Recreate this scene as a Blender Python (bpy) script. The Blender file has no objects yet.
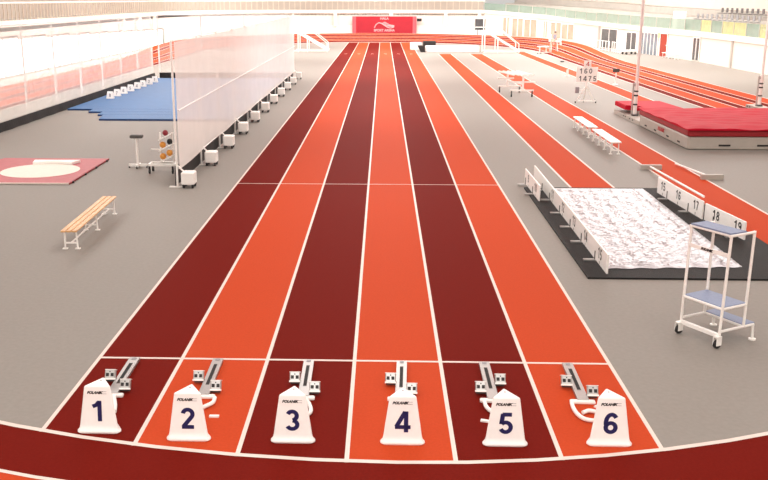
import bpy, math, random
from mathutils import Matrix, Vector
random.seed(7)
SC = bpy.context.scene
COL = SC.collection
PI = math.pi

# ------------------------------------------------------------------ materials
def lin(c):
    def f(v):
        v /= 255.0
        return v / 12.92 if v <= 0.04045 else ((v + 0.055) / 1.055) ** 2.4
    return tuple(f(v) for v in c) + (1.0,)

def mat(name, rgb, rough=0.5, metal=0.0, noise=0.0, scale=40.0, bump=0.0, spec=0.5, detail=4.0):
    m = bpy.data.materials.new(name); m.use_nodes = True
    nt = m.node_tree; b = nt.nodes['Principled BSDF']
    c = lin(rgb)
    b.inputs['Roughness'].default_value = rough
    b.inputs['Metallic'].default_value = metal
    b.inputs['Specular IOR Level'].default_value = spec
    tc = nt.nodes.new('ShaderNodeTexCoord')
    n = nt.nodes.new('ShaderNodeTexNoise'); n.inputs['Scale'].default_value = scale
    n.inputs['Detail'].default_value = detail
    nt.links.new(tc.outputs['Object'], n.inputs['Vector'])
    r = nt.nodes.new('ShaderNodeMapRange')
    r.inputs['From Min'].default_value = 0.3; r.inputs['From Max'].default_value = 0.7
    r.inputs['To Min'].default_value = 1 - noise; r.inputs['To Max'].default_value = 1 + noise
    nt.links.new(n.outputs['Fac'], r.inputs['Value'])
    mx = nt.nodes.new('ShaderNodeVectorMath'); mx.operation = 'SCALE'
    mx.inputs[0].default_value = c[:3]
    nt.links.new(r.outputs['Result'], mx.inputs['Scale'])
    nt.links.new(mx.outputs['Vector'], b.inputs['Base Color'])
    if bump:
        bp = nt.nodes.new('ShaderNodeBump'); bp.inputs['Strength'].default_value = bump
        bp.inputs['Distance'].default_value = 0.01
        nt.links.new(n.outputs['Fac'], bp.inputs['Height'])
        nt.links.new(bp.outputs['Normal'], b.inputs['Normal'])
    return m

def sheer(name, rgb, cover, threads=0.0, rough=0.6, trans=0.5):
    """thin cloth, net or film: part clear, part diffusing"""
    m = bpy.data.materials.new(name); m.use_nodes = True
    nt = m.node_tree; nt.nodes.clear()
    out = nt.nodes.new('ShaderNodeOutputMaterial')
    tr = nt.nodes.new('ShaderNodeBsdfTransparent')
    d = nt.nodes.new('ShaderNodeBsdfDiffuse'); d.inputs['Color'].default_value = lin(rgb)
    tl = nt.nodes.new('ShaderNodeBsdfTranslucent'); tl.inputs['Color'].default_value = lin(rgb)
    m1 = nt.nodes.new('ShaderNodeMixShader'); m1.inputs[0].default_value = trans
    m2 = nt.nodes.new('ShaderNodeMixShader')
    nt.links.new(d.outputs[0], m1.inputs[1]); nt.links.new(tl.outputs[0], m1.inputs[2])
    tc = nt.nodes.new('ShaderNodeTexCoord')
    n = nt.nodes.new('ShaderNodeTexNoise'); n.inputs['Scale'].default_value = 1.3
    nt.links.new(tc.outputs['Object'], n.inputs['Vector'])
    r = nt.nodes.new('ShaderNodeMapRange')
    r.inputs['To Min'].default_value = cover - threads; r.inputs['To Max'].default_value = cover + threads
    nt.links.new(n.outputs['Fac'], r.inputs['Value'])
    nt.links.new(r.outputs['Result'], m2.inputs[0])
    nt.links.new(tr.outputs[0], m2.inputs[1]); nt.links.new(m1.outputs[0], m2.inputs[2])
    nt.links.new(m2.outputs[0], out.inputs['Surface'])
    return m

def glow(name, rgb, strength):
    m = bpy.data.materials.new(name); m.use_nodes = True
    b = m.node_tree.nodes['Principled BSDF']
    b.inputs['Base Color'].default_value = lin(rgb)
    b.inputs['Emission Color'].default_value = lin(rgb)
    b.inputs['Emission Strength'].default_value = strength
    b.inputs['Roughness'].default_value = 0.2
    return m

def floor_mat(name, rgb, rough, noise, scale, spec):
    """rubber sports flooring: fine granules over broad soft unevenness"""
    m = mat(name, rgb, rough, 0, noise, scale, 0.15, spec)
    return m

M = dict(
    floor=floor_mat('grey_floor', (146, 140, 133), 0.55, 0.04, 14, 0.10),
    orange=floor_mat('orange_rubber', (194, 72, 38), 0.6, 0.05, 30, 0.02),
    dark=floor_mat('dark_red_rubber', (112, 26, 18), 0.6, 0.08, 30, 0.01),
    line=mat('line_paint', (228, 212, 202), 0.5, noise=0.03, scale=8),
    wall=mat('warm_white_wall', (232, 222, 212), 0.6, noise=0.03, scale=0.6),
    white_wall=mat('white_wall', (246, 243, 236), 0.5, noise=0.02, scale=0.6),
    stand=mat('beige_panelling', (180, 169, 157), 0.7, noise=0.05, scale=1.2),
    stand2=mat('cream_bars', (205, 194, 178), 0.5, noise=0.02, scale=2),
    ceil=mat('ceiling_panels', (225, 222, 216), 0.8, noise=0.02, scale=0.8),
    fascia=mat('cream_fascia', (240, 234, 222), 0.5, noise=0.02, scale=0.8),
    white=mat('white_lacquer', (250, 246, 241), 0.35, noise=0.02, scale=20),
    plastic=mat('white_moulded_plastic', (252, 249, 246), 0.4, noise=0.015, scale=15),
    navy=mat('navy_print', (16, 18, 84), 0.5, noise=0.05, scale=60),
    black=mat('black_print', (28, 26, 28), 0.5, noise=0.05, scale=60),
    redprint=mat('red_print', (190, 30, 40), 0.5, noise=0.05, scale=60),
    greyprint=mat('grey_print', (150, 146, 150), 0.5, noise=0.05, scale=60),
    boardprint=mat('slate_print', (70, 68, 74), 0.5, noise=0.05, scale=60),
    alu=mat('brushed_aluminium', (190, 188, 186), 0.35, 0.7, 0.06, 90),
    darkmetal=mat('dark_slot_metal', (92, 88, 86), 0.5, 0.5, 0.1, 120),
    rubber=mat('black_rubber', (30, 28, 28), 0.6, noise=0.1, scale=60),
    wood=mat('pale_varnished_wood', (222, 172, 120), 0.4, noise=0.12, scale=9),
    pinkmat=mat('worn_pink_platform', (176, 74, 80), 0.5, noise=0.08, scale=6),
    circle=mat('cream_concrete', (232, 220, 206), 0.5, noise=0.03, scale=8),
    blue=mat('blue_gym_mat', (40, 96, 148), 0.6, noise=0.06, scale=3),
    blueedge=mat('dark_blue_mat_edge', (34, 66, 118), 0.6, noise=0.06, scale=8),
    blackmat=mat('black_honeycomb_mat', (30, 28, 27), 0.7, noise=0.4, scale=55, bump=0.6, spec=0.3),
    foil=mat('silver_foil', (190, 190, 194), 0.33, 0.75, 0.10, 16, 0.8),
    red=mat('red_mat_cover', (186, 18, 42), 0.6, noise=0.05, scale=2.5, bump=0.25, spec=0.08),
    darkred=mat('red_mat_side', (150, 16, 28), 0.5, noise=0.06, scale=3),
    greymat=mat('grey_mat_side', (176, 168, 158), 0.5, noise=0.04, scale=4),
    step=mat('blue_grey_tread', (128, 142, 172), 0.5, noise=0.07, scale=25),
    banner=mat('red_banner', (172, 22, 42), 0.5, noise=0.05, scale=1.5),
    bannerpost=mat('pink_red_post', (222, 92, 100), 0.5, noise=0.03, scale=5),
    pinkprint=mat('pale_pink_print', (244, 168, 170), 0.5, noise=0.03, scale=5),
    door=mat('orange_red_door', (160, 48, 22), 0.45, noise=0.04, scale=3),
    opening=mat('dark_glazing', (84, 84, 86), 0.2, noise=0.15, scale=2),
    bluish=mat('blue_grey_glazing', (120, 128, 138), 0.15, noise=0.25, scale=1.5),
    beigepane=mat('beige_glazing', (188, 172, 152), 0.25, noise=0.12, scale=1.1),
    concrete=mat('grey_concrete_tier', (186, 180, 172), 0.7, noise=0.05, scale=1.5),
    chairgrey=mat('grey_plastic_seat', (150, 148, 150), 0.5, noise=0.05, scale=10),
    chairdark=mat('dark_plastic_seat', (104, 100, 100), 0.5, noise=0.05, scale=10),
    orangeball=mat('amber_shot_paint', (222, 150, 60), 0.4, noise=0.08, scale=30),
    redball=mat('maroon_shot_paint', (140, 30, 44), 0.4, noise=0.08, scale=30),
    skin=mat('skin', (214, 168, 146), 0.5, noise=0.03, scale=20),
    shirt=mat('grey_blue_cloth', (140, 148, 164), 0.8, noise=0.06, scale=20),
    hair=mat('dark_hair', (44, 36, 34), 0.6, noise=0.1, scale=60),
    skirt=mat('black_net_skirt', (40, 38, 38), 0.8, noise=0.2, scale=6),
    fringe=mat('grey_net_fringe', (168, 164, 158), 0.8, noise=0.1, scale=6),
    yellowgreen=mat('yellow_green_sign', (214, 224, 130), 0.5, noise=0.03, scale=6),
    screen=sheer('white_screen_film', (250, 244, 240), 0.78, 0.05),
    net=sheer('white_net', (250, 246, 242), 0.44, 0.04),
    farnet=sheer('thin_white_net', (250, 246, 242), 0.15, 0.03),
    glass=sheer('green_tinted_glass', (160, 186, 172), 0.5, 0.1, trans=0.4),
    glassreflection=sheer('reflection_tinted_glass', (214, 220, 160), 0.5, 0.35, trans=0.4),  # yellow-green reflection of greenery put into the glass colour
    day=glow('daylight_pane', (255, 253, 248), 4.2),
)

# ------------------------------------------------------------------ mesh helpers
class MB:
    def __init__(s): s.v = []; s.f = []
    def add(s, vs, fs):
        o = len(s.v); s.v += [tuple(p) for p in vs]; s.f += [tuple(i + o for i in f) for f in fs]; return s
    def box(s, x0, x1, y0, y1, z0, z1, mtx=None, taper=None):
        vs = [Vector(p) for p in ((x0,y0,z0),(x1,y0,z0),(x1,y1,z0),(x0,y1,z0),(x0,y0,z1),(x1,y0,z1),(x1,y1,z1),(x0,y1,z1))]
        if mtx is not None: vs = [mtx @ p for p in vs]
        return s.add(vs, [(0,3,2,1),(4,5,6,7),(0,1,5,4),(1,2,6,5),(2,3,7,6),(3,0,4,7)])
    def rbox(s, x0, x1, y0, y1, z0, z1, r, mtx=None):
        """box with chamfered upright and top edges"""
        def ring(d, z): 
            a, b, c, e = x0 + d, x1 - d, y0 + d, y1 - d
            return [(a+r,c,z),(b-r,c,z),(b,c+r,z),(b,e-r,z),(b-r,e,z),(a+r,e,z),(a,e-r,z),(a,c+r,z)]
        return s.loft([ring(r*.6, z0), ring(0, z0+r*.6), ring(0, z1-r), ring(r*.4, z1-r*.25), ring(r, z1)], mtx)
    def loft(s, rings, mtx=None, caps=True):
        n = len(rings[0]); vs = [Vector(p) for r in rings for p in r]
        if mtx is not None: vs = [mtx @ p for p in vs]
        fs = []
        for k in range(len(rings) - 1):
            for i in range(n):
                j = (i + 1) % n
                fs.append((k*n+i, k*n+j, (k+1)*n+j, (k+1)*n+i))
        if caps:
            fs.append(tuple(reversed(range(n)))); fs.append(tuple((len(rings)-1)*n + i for i in range(n)))
        return s.add(vs, fs)
    def tube(s, pts, r, n=8, mtx=None, closed=False):
        pts = [Vector(p) for p in pts]
        rings = []
        for i, p in enumerate(pts):
            a = pts[max(i-1, 0)]; b = pts[min(i+1, len(pts)-1)]
            d = (b - a).normalized()
            u = d.orthogonal().normalized() if abs(d.z) > .95 else d.cross(Vector((0,0,1))).normalized()
            w = d.cross(u)
            rr = r[i] if isinstance(r, (list, tuple)) else r
            rings.append([p + u*rr*math.cos(2*PI*k/n) - w*rr*math.sin(2*PI*k/n) for k in range(n)])
        return s.loft(rings, mtx)
    def bar(s, a, b, w, h=None):
        """square bar from a to b"""
        h = h or w
        a = Vector(a); b = Vector(b); d = (b - a).normalized()
        u = Vector((1,0,0)) if abs(d.z) > .95 else d.cross(Vector((0,0,1))).normalized()
        t = u.cross(d).normalized()
        q = [u*(-w/2)+t*(-h/2), u*(w/2)+t*(-h/2), u*(w/2)+t*(h/2), u*(-w/2)+t*(h/2)]
        return s.loft([[a+x for x in q], [b+x for x in q]])
    def prism(s, poly, z0, z1, mtx=None):
        return s.loft([[(x, y, z0) for x, y in poly], [(x, y, z1) for x, y in poly]], mtx)
    def ball(s, c, r, n=10, sq=(1,1,1)):
        rings = []
        for k in range(1, n):
            t = PI * k / n - PI/2
            rings.append([(c[0]+sq[0]*r*math.cos(t)*math.cos(2*PI*i/n), c[1]+sq[1]*r*math.cos(t)*math.sin(2*PI*i/n), c[2]+sq[2]*r*math.sin(t)) for i in range(n)])
        return s.loft(rings)
    def cyl(s, a, b, r, n=14): return s.tube([a, b], r, n)
    def build(s, name, m, parent=None, smooth=False, **props):
        me = bpy.data.meshes.new(name); me.from_pydata(s.v, [], s.f); me.update()
        import bmesh
        bm = bmesh.new(); bm.from_mesh(me); bmesh.ops.recalc_face_normals(bm, faces=bm.faces); bm.to_mesh(me); bm.free()
        me.materials.append(m)
        if smooth:
            for p in me.polygons: p.use_smooth = True
            try: me.set_sharp_from_angle(angle=math.radians(40))
            except Exception: pass
        o = bpy.data.objects.new(name, me); COL.objects.link(o)
        if parent: o.parent = parent
        for k, v in props.items(): o[k] = v
        return o

def struct(o): o['kind'] = 'structure'; return o
def tag(o, label, cat, group=None):
    o['label'] = label; o['category'] = cat
    if group: o['group'] = group
    return o
def thing(name, label, cat, loc, rz=0, group=None):
    o = bpy.data.objects.new(name, None); COL.objects.link(o)
    o.empty_display_size = .2
    o.location = loc; o.rotation_euler = (0, 0, rz)
    return tag(o, label, cat, group)
def kids(o): return [c for c in list(COL.objects) if c.parent is o]
def copy_tree(o, parent=None):
    c = o.copy(); COL.objects.link(c)
    if parent: c.parent = parent
    for ch in kids(o): copy_tree(ch, c)
    return c

def text(body, size, origin, right, up, m, name, parent, shear=0, bold=0, align='CENTER', extrude=.002, sx=1.0):
    cu = bpy.data.curves.new('txt', 'FONT'); cu.body = body; cu.size = size; cu.shear = shear
    cu.offset = bold; cu.extrude = extrude; cu.align_x = align; cu.align_y = 'CENTER'; cu.resolution_u = 4
    t = bpy.data.objects.new('txt', cu); COL.objects.link(t)
    dg = bpy.context.evaluated_depsgraph_get(); dg.update()
    me = bpy.data.meshes.new_from_object(t.evaluated_get(dg))
    bpy.data.objects.remove(t); bpy.data.curves.remove(cu)
    r = Vector(right).normalized(); u = Vector(up).normalized(); n = r.cross(u)
    mt = Matrix(((r.x*sx, u.x, n.x, origin[0]), (r.y*sx, u.y, n.y, origin[1]), (r.z*sx, u.z, n.z, origin[2]), (0,0,0,1)))
    me.transform(mt); me.materials.clear(); me.materials.append(m); me.name = name
    o = bpy.data.objects.new(name, me); COL.objects.link(o)
    if parent: o.parent = parent
    return o

# stroked figures
def arc(cx, cy, rx, ry, a0, a1, n=14):
    return [(cx+rx*math.cos(math.radians(a0+(a1-a0)*k/n)), cy+ry*math.sin(math.radians(a0+(a1-a0)*k/n))) for k in range(n+1)]
G6 = [arc(.30, .30, .205, .215, 0, 360, 20), arc(.33, .52, .235, .395, 38, 200)]
GLYPH = {
 '0': [arc(.30, .50, .205, .415, 0, 360, 24)],
 '1': [[(.38, 0), (.38, 1)], [(.08, .72), (.24, .79), (.35, .93)]],
 '2': [arc(.30, .70, .205, .215, 172, -38) + [(.12, .12)], [(.04, .085), (.56, .085)]],
 '3': [arc(.28, .71, .195, .205, 158, -85), arc(.28, .285, .215, .20, 85, -158)],
 '4': [[(.44, 0), (.44, 1)], [(.40, .98), (.03, .27)], [(-.03, .25), (.63, .25)]],
 '5': [[(.54, .915), (.15, .915)], [(.17, .95), (.11, .46)], arc(.29, .315, .215, .23, 140, -158)],
 '6': G6,
 '7': [[(.03, .915), (.56, .915)], [(.52, .90), (.33, .50), (.24, 0)]],
 '8': [arc(.30, .72, .18, .195, 0, 360, 20), arc(.30, .285, .21, .20, 0, 360, 20)],
 '9': [[(.6-x, 1-y) for x, y in p] for p in G6],
}
def figures(body, h, origin, right, up, m, name, parent, stroke=.18, sx=1.0, gap=.14):
    """numerals drawn as flat strokes, centred on origin"""
    r = Vector(right).normalized(); u = Vector(up).normalized(); o = Vector(origin)
    tot = len(body)*.6 + (len(body)-1)*gap; mb = MB()
    for i, ch in enumerate(body):
        x0 = -tot/2 + i*(.6+gap)
        for path in GLYPH[ch]:
            P = [Vector(p) for p in path]; n = len(P); L = []
            closed = (P[0]-P[-1]).length < 1e-4
            for k in range(n):
                a = P[k-1] if k else (P[-2] if closed else P[0]); b = P[k+1] if k < n-1 else (P[1] if closed else P[-1])
                d = (b-a).normalized(); q = Vector((-d.y, d.x))*stroke/2
                L += [P[k]+q, P[k]-q]
            vs = [o + r*((p.x+x0)*h*sx) + u*((p.y-.5)*h) for p in L]
            mb.add(vs, [(2*k, 2*k+1, 2*k+3, 2*k+2) for k in range(n-1)])
    return mb.build(name, m, parent)

# ------------------------------------------------------------------ camera
cam = bpy.data.cameras.new('camera'); co = bpy.data.objects.new('camera', cam); COL.objects.link(co)
cam.sensor_width = 36; cam.lens = 923.8 * 36 / 768
cam.shift_x = (384 - 351.2) / 768; cam.shift_y = 0
cam.clip_end = 600
co.location = (0.3926, 0, 5.0274)
co.rotation_euler = (PI/2 - 0.2558, 0, 0.0336)
SC.camera = co

# ------------------------------------------------------------------ floor, lanes, oval track
struct(MB().box(-34, 44, -14, 132, -.2, 0).build('floor', M['floor']))

CX = -0.85
def oval_pt(t):
    """inner edge of the oval, t in 0..1 counter-clockwise from the near apex"""
    segs = OV
    s = t * OVL
    for a, b, L in segs:
        if s <= L: return a.lerp(b, s / L)
        s -= L
    return segs[-1][1].copy()
pl = []
for k in range(61):                                  # near bend, left end to right end
    a = PI + PI * k / 60
    ax = 17.9 if math.cos(a) < 0 else 15.0
    bx = 22.5 if math.cos(a) < 0 else 19.2
    pl.append(Vector((.6 + ax*math.cos(a), 9.36 + bx + bx*math.sin(a))))
for k in range(25): pl.append(Vector((15.6, 30 + 60*k/24)))
for k in range(1, 61):
    a = PI * k / 60
    pl.append(Vector((CX + 16.45*math.cos(a), 90 + 22.4*math.sin(a))))
for k in range(1, 25): pl.append(Vector((-17.3, 90 - 53*k/24)))
NP = len(pl)
nrm = []
for i in range(NP):
    d = (pl[(i+1) % NP] - pl[i-1]).normalized(); nrm.append(Vector((d.y, -d.x)))
def bank(p):
    y = p.y
    if y > 76:
        t = min(1, (y-76)/26); return .85 * t*t*(3-2*t)
    return 0.0
def wid(p):                                          # cumulative band edges
    k = 0 if p.y > 34 else min(1, (34-p.y)/14)
    d0 = .58 + .38*k
    f = .22*max(0, min(1, (p.y-92)/12))
    return [0, d0+f, d0+1.02, d0+1.57+f, d0+2.59, d0+3.14+f, d0+4.12]
def track_pt(i, w, lift=0):
    p = pl[i]; q = p + nrm[i]*w
    return (q.x, q.y, .006 + lift + bank(p)*w/4.7)
def band(w0f, w1f, m, name, lift=0):
    mb = MB(); vs = []; fs = []
    for i in range(NP):
        vs.append(track_pt(i, w0f(i), lift)); vs.append(track_pt(i, w1f(i), lift))
    for i in range(NP):
        j = (i+1) % NP; fs.append((2*i, 2*i+1, 2*j+1, 2*j))
    mb.add(vs, fs)
    return struct(mb.build(name, m))
for k in range(6):
    band(lambda i, k=k: wid(pl[i])[k], lambda i, k=k: wid(pl[i])[k+1], M['dark'] if k % 2 == 0 else M['orange'], 'oval_lane')
for k in (0, 1, 2, 3, 4, 5, 6):
    e = .045 if k else .03
    band(lambda i, k=k: wid(pl[i])[k] - (.055 if k == 0 else .03), lambda i, k=k: wid(pl[i])[k] + (.02 if k == 0 else .03), M['line'], 'lane_line', .004)
# outer lip of the banked bend, down to the floor
mb = MB(); vs = []; fs = []
for i in range(NP):
    a = track_pt(i, wid(pl[i])[6] + .03); vs += [a, (a[0], a[1], -.05)]
for i in range(NP):
    j = (i+1) % NP; fs.append((2*i, 2*i+1, 2*j+1, 2*j))
struct(mb.add(vs, fs).build('track_edge', M['wall']))

def near_edge(x):                                    # where the straight meets the near bend
    ax, b = (17.9, 22.5) if x < .6 else (15.0, 19.2)
    return 9.36 + b - b*math.sqrt(max(0, 1 - ((x-.6)/ax)**2))
LX = [-3.66, -2.46, -1.225, 0.025, 1.25, 2.45, 3.645]
YE = 111.3
for k in range(6):
    vs = []; fs = []; n = 8
    for i in range(n+1):
        x = LX[k] + (LX[k+1]-LX[k])*i/n
        vs += [(x, near_edge(x), .004), (x, YE, .004)]
    for i in range(n): fs.append((2*i, 2*i+2, 2*i+3, 2*i+1))
    struct(MB().add(vs, fs).build('straight_lane', M['dark'] if k % 2 == 0 else M['orange']))
for x in LX:
    struct(MB().box(x-.026, x+.026, near_edge(x)-.01, YE, 0, .008).build('lane_line', M['line']))
struct(MB().box(LX[0], LX[6], 12.335, 12.385, 0, .0095).build('start_line', M['line']))
struct(MB().box(LX[0], LX[6], 25.34, 25.37, 0, .0095).build('cross_line', M['line']))
for k in range(6):                                   # hurdle marks across each lane
    xm = (LX[k]+LX[k+1])/2
    struct(MB().box(xm-.12, xm+.12, 88.0, 88.15, 0, .0095).build('lane_mark', M['line']))
# jump runways
def runway(x0, x1, y0, y1):
    struct(MB().box(x0, x1, y0, y1, 0, .004).build('runway', M['orange']))
    for x in (x0, x1): struct(MB().box(x-.03, x+.03, y0, y1, 0, .008).build('runway_line', M['line']))
runway(5.58, 6.76, 24.9, 88.2)
runway(8.50, 9.68, 14.0, 88.2)
runway(13.1, 14.15, 42.8, 91.8)
for x in (4.4, 5.0): pass

# ------------------------------------------------------------------ room shell
PATH = [(27.0, 30), (26.8, 50), (26.5, 64), (26.3, 78), (25.6, 84), (24.9, 90), (24.0, 96), (22.5, 104), (19.5, 112), (15.5, 117.3), (13, 119)]
def at_y(y):
    for (x0, y0), (x1, y1) in zip(PATH, PATH[1:]):
        if y0 <= y <= y1: return x0 + (x1-x0)*(y-y0)/(y1-y0)
    return PATH[-1][0]
def fz(y):                                           # underside of the gallery fascia
    pts = [(30, 1.95), (64, 1.95), (78, 2.0), (84, 2.02), (90, 2.05), (96, 2.12), (104, 2.3), (112, 2.72), (117.3, 3.05), (119, 3.22)]
    for (a, za), (b, zb) in zip(pts, pts[1:]):
        if a <= y <= b: return za + (zb-za)*(y-a)/(b-a)
    return 3.22
def ribbon(pts, z0f, z1f, m, name, thick=.15, parent=None):
    """upright wall along a plan path, thickness to the outer side"""
    n = len(pts); vs = []
    for i, (x, y) in enumerate(pts):
        a = Vector(pts[max(i-1,0)]); b = Vector(pts[min(i+1,n-1)]); d = (b-a).normalized(); q = Vector((d.y, -d.x))*thick
        z0, z1 = z0f(x, y), z1f(x, y)
        vs += [(x,y,z0), (x,y,z1), (x+q.x,y+q.y,z1), (x+q.x,y+q.y,z0)]
    fs = []
    for i in range(n-1):
        for k in range(4):
            a, b = 4*i+k, 4*i+(k+1) % 4; fs.append((a, b, b+4, a+4))
    fs += [(0,1,2,3), (4*n-1, 4*n-2, 4*n-3, 4*n-4)]
    return MB().add(vs, fs).build(name, m, parent)
def dense(pts, step=2.0):
    out = []
    for a, b in zip(pts, pts[1:]):
        a = Vector(a); b = Vector(b); n = max(1, int((b-a).length/step))
        out += [tuple(a.lerp(b, k/n)) for k in range(n)]
    return out + [tuple(pts[-1])]
DP = dense(PATH, 2)
struct(ribbon(DP, lambda x,y: 0, lambda x,y: fz(y)+.1, M['wall'], 'wall_right', .2))
fas = ribbon([(x-.12, y) for x, y in DP], lambda x,y: fz(y), lambda x,y: fz(y)+.42, M['fascia'], 'trim_1', .5); struct(fas)
# gallery floor, tiers and the upper wall behind
def floor_strip(off0, off1, zf, name, m, th=.3, y0=30, y1=119):
    pts = [p for p in DP if y0 <= p[1] <= y1]; n = len(pts); vs = []
    for i, (x, y) in enumerate(pts):
        a = Vector(pts[max(i-1,0)]); b = Vector(pts[min(i+1,n-1)]); d = (b-a).normalized(); q = Vector((d.y, -d.x))
        z = zf(y)
        vs += [(x+q.x*off0,y+q.y*off0,z-th), (x+q.x*off0,y+q.y*off0,z), (x+q.x*off1,y+q.y*off1,z), (x+q.x*off1,y+q.y*off1,z-th)]
    fs = []
    for i in range(n-1):
        for k in range(4):
            a, b = 4*i+k, 4*i+(k+1) % 4; fs.append((a, b, b+4, a+4))
    fs += [(0,1,2,3), (4*n-1,4*n-2,4*n-3,4*n-4)]
    return struct(MB().add(vs, fs).build(name, m))
floor_strip(.2, 3.1, lambda y: fz(y)+.3, 'gallery_floor', M['concrete'])
floor_strip(3.1, 5.6, lambda y: fz(y)+.72, 'gallery_tier', M['concrete'], .7)
floor_strip(5.6, 8.2, lambda y: fz(y)+1.22, 'gallery_tier', M['concrete'], 1.2)
floor_strip(8.2, 10.2, lambda y: fz(y)+1.85, 'gallery_tier', M['concrete'], 1.8)
UP = []
for i, (x, y) in enumerate(DP):
    a = Vector(DP[max(i-1,0)]); b = Vector(DP[min(i+1,len(DP)-1)]); d = (b-a).normalized()
    UP.append((x+d.y*10.2, y-d.x*10.2))
struct(ribbon(UP, lambda x,y: 0, lambda x,y: 11, M['wall'], 'wall_right_upper', .2))
# far wall, left wall
LP = [(13, 119), (6, 119.4), (0, 119.6), (-8, 119.4), (-14, 118.6), (-19, 116), (-22.5, 111), (-24, 105), (-24, 97), (-24, 88), (-24, 78), (-24, 68), (-24, 58), (-24, 48), (-24, 38), (-24, 26)]
def bz(x, y):
    if y >= 105: return 1.75
    if y >= 56: return 2.65 - .9*(y-56)/49
    return 2.65
DL = dense(LP, 2)
DLf = [p for p in DL if p[1] >= 104]
struct(ribbon(list(reversed(DLf)), lambda x,y: 0, bz, M['white_wall'], 'wall_back', -.2))
struct(ribbon(list(reversed(DL)), bz, lambda x,y: 3.25, M['wall'], 'wall_left', -.2))
struct(ribbon([(x*.995, y-.1 if y > 112 else y) for x, y in reversed(DL)], lambda x,y: 3.22, lambda x,y: 3.62, M['fascia'], 'trim_2', -.5))
struct(ribbon([(x*1.0, y) for x, y in reversed(DL)], lambda x,y: 2.95, lambda x,y: 3.2, M['stand'], 'trim_3', -.3))
# gallery above: floor and rear stand
def off_l(p, d): 
    i = DL.index(p); a = Vector(DL[max(i-1,0)]); b = Vector(DL[min(i+1,len(DL)-1)]); t = (b-a).normalized()
    return (p[0]+t.y*d, p[1]-t.x*d)
DLo = [off_l(p, 3.0) for p in DL]
DLs = [off_l(p, .25) for p in DL]
vs = []; fs = []
for a, b in zip(DLs, DLo): vs += [(a[0],a[1],3.6), (b[0],b[1],3.6)]
for i in range(len(DL)-1): fs.append((2*i,2*i+1,2*i+3,2*i+2))
struct(MB().add(vs, fs).build('gallery_floor', M['concrete']))
struct(ribbon(list(reversed(DLo)), lambda x,y: 3.4, lambda x,y: 11, M['stand'], 'wall_left_upper', -.2))
# balusters of the far and left gallery
mb = MB(); tot = 0
PR = dense([off_l(p, .12) for p in DL], .6)
for x, y in PR: mb.bar((x, y, 3.6), (x, y, 4.72), .06)
struct(mb.build('gallery_railing', M['stand2']))
mb = MB()
mb.tube([(x, y, 4.74) for x, y in [off_l(p, .12) for p in DL]], .06, 6)
struct(mb.build('gallery_handrail', M['white']))
for x in (-11, -5.6, 1.4, 8.2, 12.4):
    struct(MB().box(x-.2, x+.2, 119.0, 119.3, bz(0,119), 3.22).build('wall_pilaster', M['white_wall']))
for y in (100, 94, 88):
    struct(MB().box(-24, -23.75, y-.2, y+.2, bz(0,y), 3.22).build('wall_pilaster', M['white_wall']))
# left glazing: bays of daylight panes between slim mullions
n = 0
yy = 26.0
while yy < 103.9:
    y1 = yy + 5.2; n += 1
    zt = min(bz(-24, yy), bz(-24, min(y1, 105)))
    w = MB().box(-24.12, -24.06, yy, y1, .12, zt).build('window_%d' % n, M['day']); struct(w)
    fr = MB()
    for y in (yy, (yy+y1)/2): fr.box(-24.12, -23.98, y-.05, y+.05, 0, zt)
    fr.box(-24.12, -23.98, yy, y1, 0, .12); fr.box(-24.12, -24.0, yy, y1, zt-.07, zt+.1)
    fr.build('window_frame', M['concrete'], w)
    yy = y1
struct(MB().box(-24.2, -24.0, -14, 26, 0, 3.3).build('wall_left_near', M['wall']))
struct(MB().box(-24.4, 27.2, -14, -13.8, 0, 11).build('wall_front', M['wall']))
struct(MB().box(26.9, 27.1, -14, 30, 0, 11).build('wall_right_near', M['wall']))
struct(MB().box(-30, 40, -14, 132, 11, 11.3).build('ceiling', M['ceil']))

# right wall fittings, set along the wall line
def wall_frame(y):
    x = at_y(y); d = (Vector((at_y(y+.5), y+.5)) - Vector((at_y(y-.5), y-.5))).normalized()
    return Vector((x, y)), d, Vector((-d.y, d.x))          # point, along, into the hall
def slab(mb, y0, y1, z0, z1, out0, out1):
    p, d, q = wall_frame((y0+y1)/2); L = y1-y0
    L = abs((Vector((at_y(y1), y1)) - Vector((at_y(y0), y0))).length)
    vs = []
    for z in (z0, z1):
        for s, o in ((-.5, out0), (.5, out0), (.5, out1), (-.5, out1)):
            w = p + d*L*s + q*o; vs.append((w.x, w.y, z))
    return mb.add(vs, [(0,3,2,1),(4,5,6,7),(0,1,5,4),(1,2,6,5),(2,3,7,6),(3,0,4,7)])
def opening(kind, y0, y1, z0, z1, m, bars=1):
    o = struct(slab(MB(), y0, y1, z0, z1, -.05, .04).build(kind, m))
    fr = MB(); e = .08
    for k in range(bars+1):
        y = y0 + (y1-y0)*k/bars; slab(fr, y-e/2, y+e/2, z0, z1, .03, .09)
    slab(fr, y0, y1, z1-.04, z1+.06, .03, .09)
    fr.build('frame', M['white'], o)
    return o
d1 = opening('door_1', 84.3, 85.9, 0, 2.0, M['door'])
slab(MB(), 84.45, 84.6, .95, 1.05, .04, .1).build('door_handle', M['alu'], d1)
opening('door_2', 86.4, 90.4, 0, 1.95, M['bluish'], 5)
opening('window_30', 91.3, 93.7, .1, 1.85, M['opening'], 2)
opening('window_31', 96, 99.8, .1, 2.0, M['opening'], 2)
opening('window_32', 77.9, 79.2, .1, 1.9, M['opening'], 2)
for k, (a, b) in enumerate(((106.2, 108.6), (108.7, 110.9), (111.0, 113.0), (113.1, 114.8), (114.9, 116.4), (116.5, 117.8))):
    opening('window_%d' % (33+k), a, b, .6, fz((a+b)/2)-.25, M['beigepane'], 2)
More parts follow.
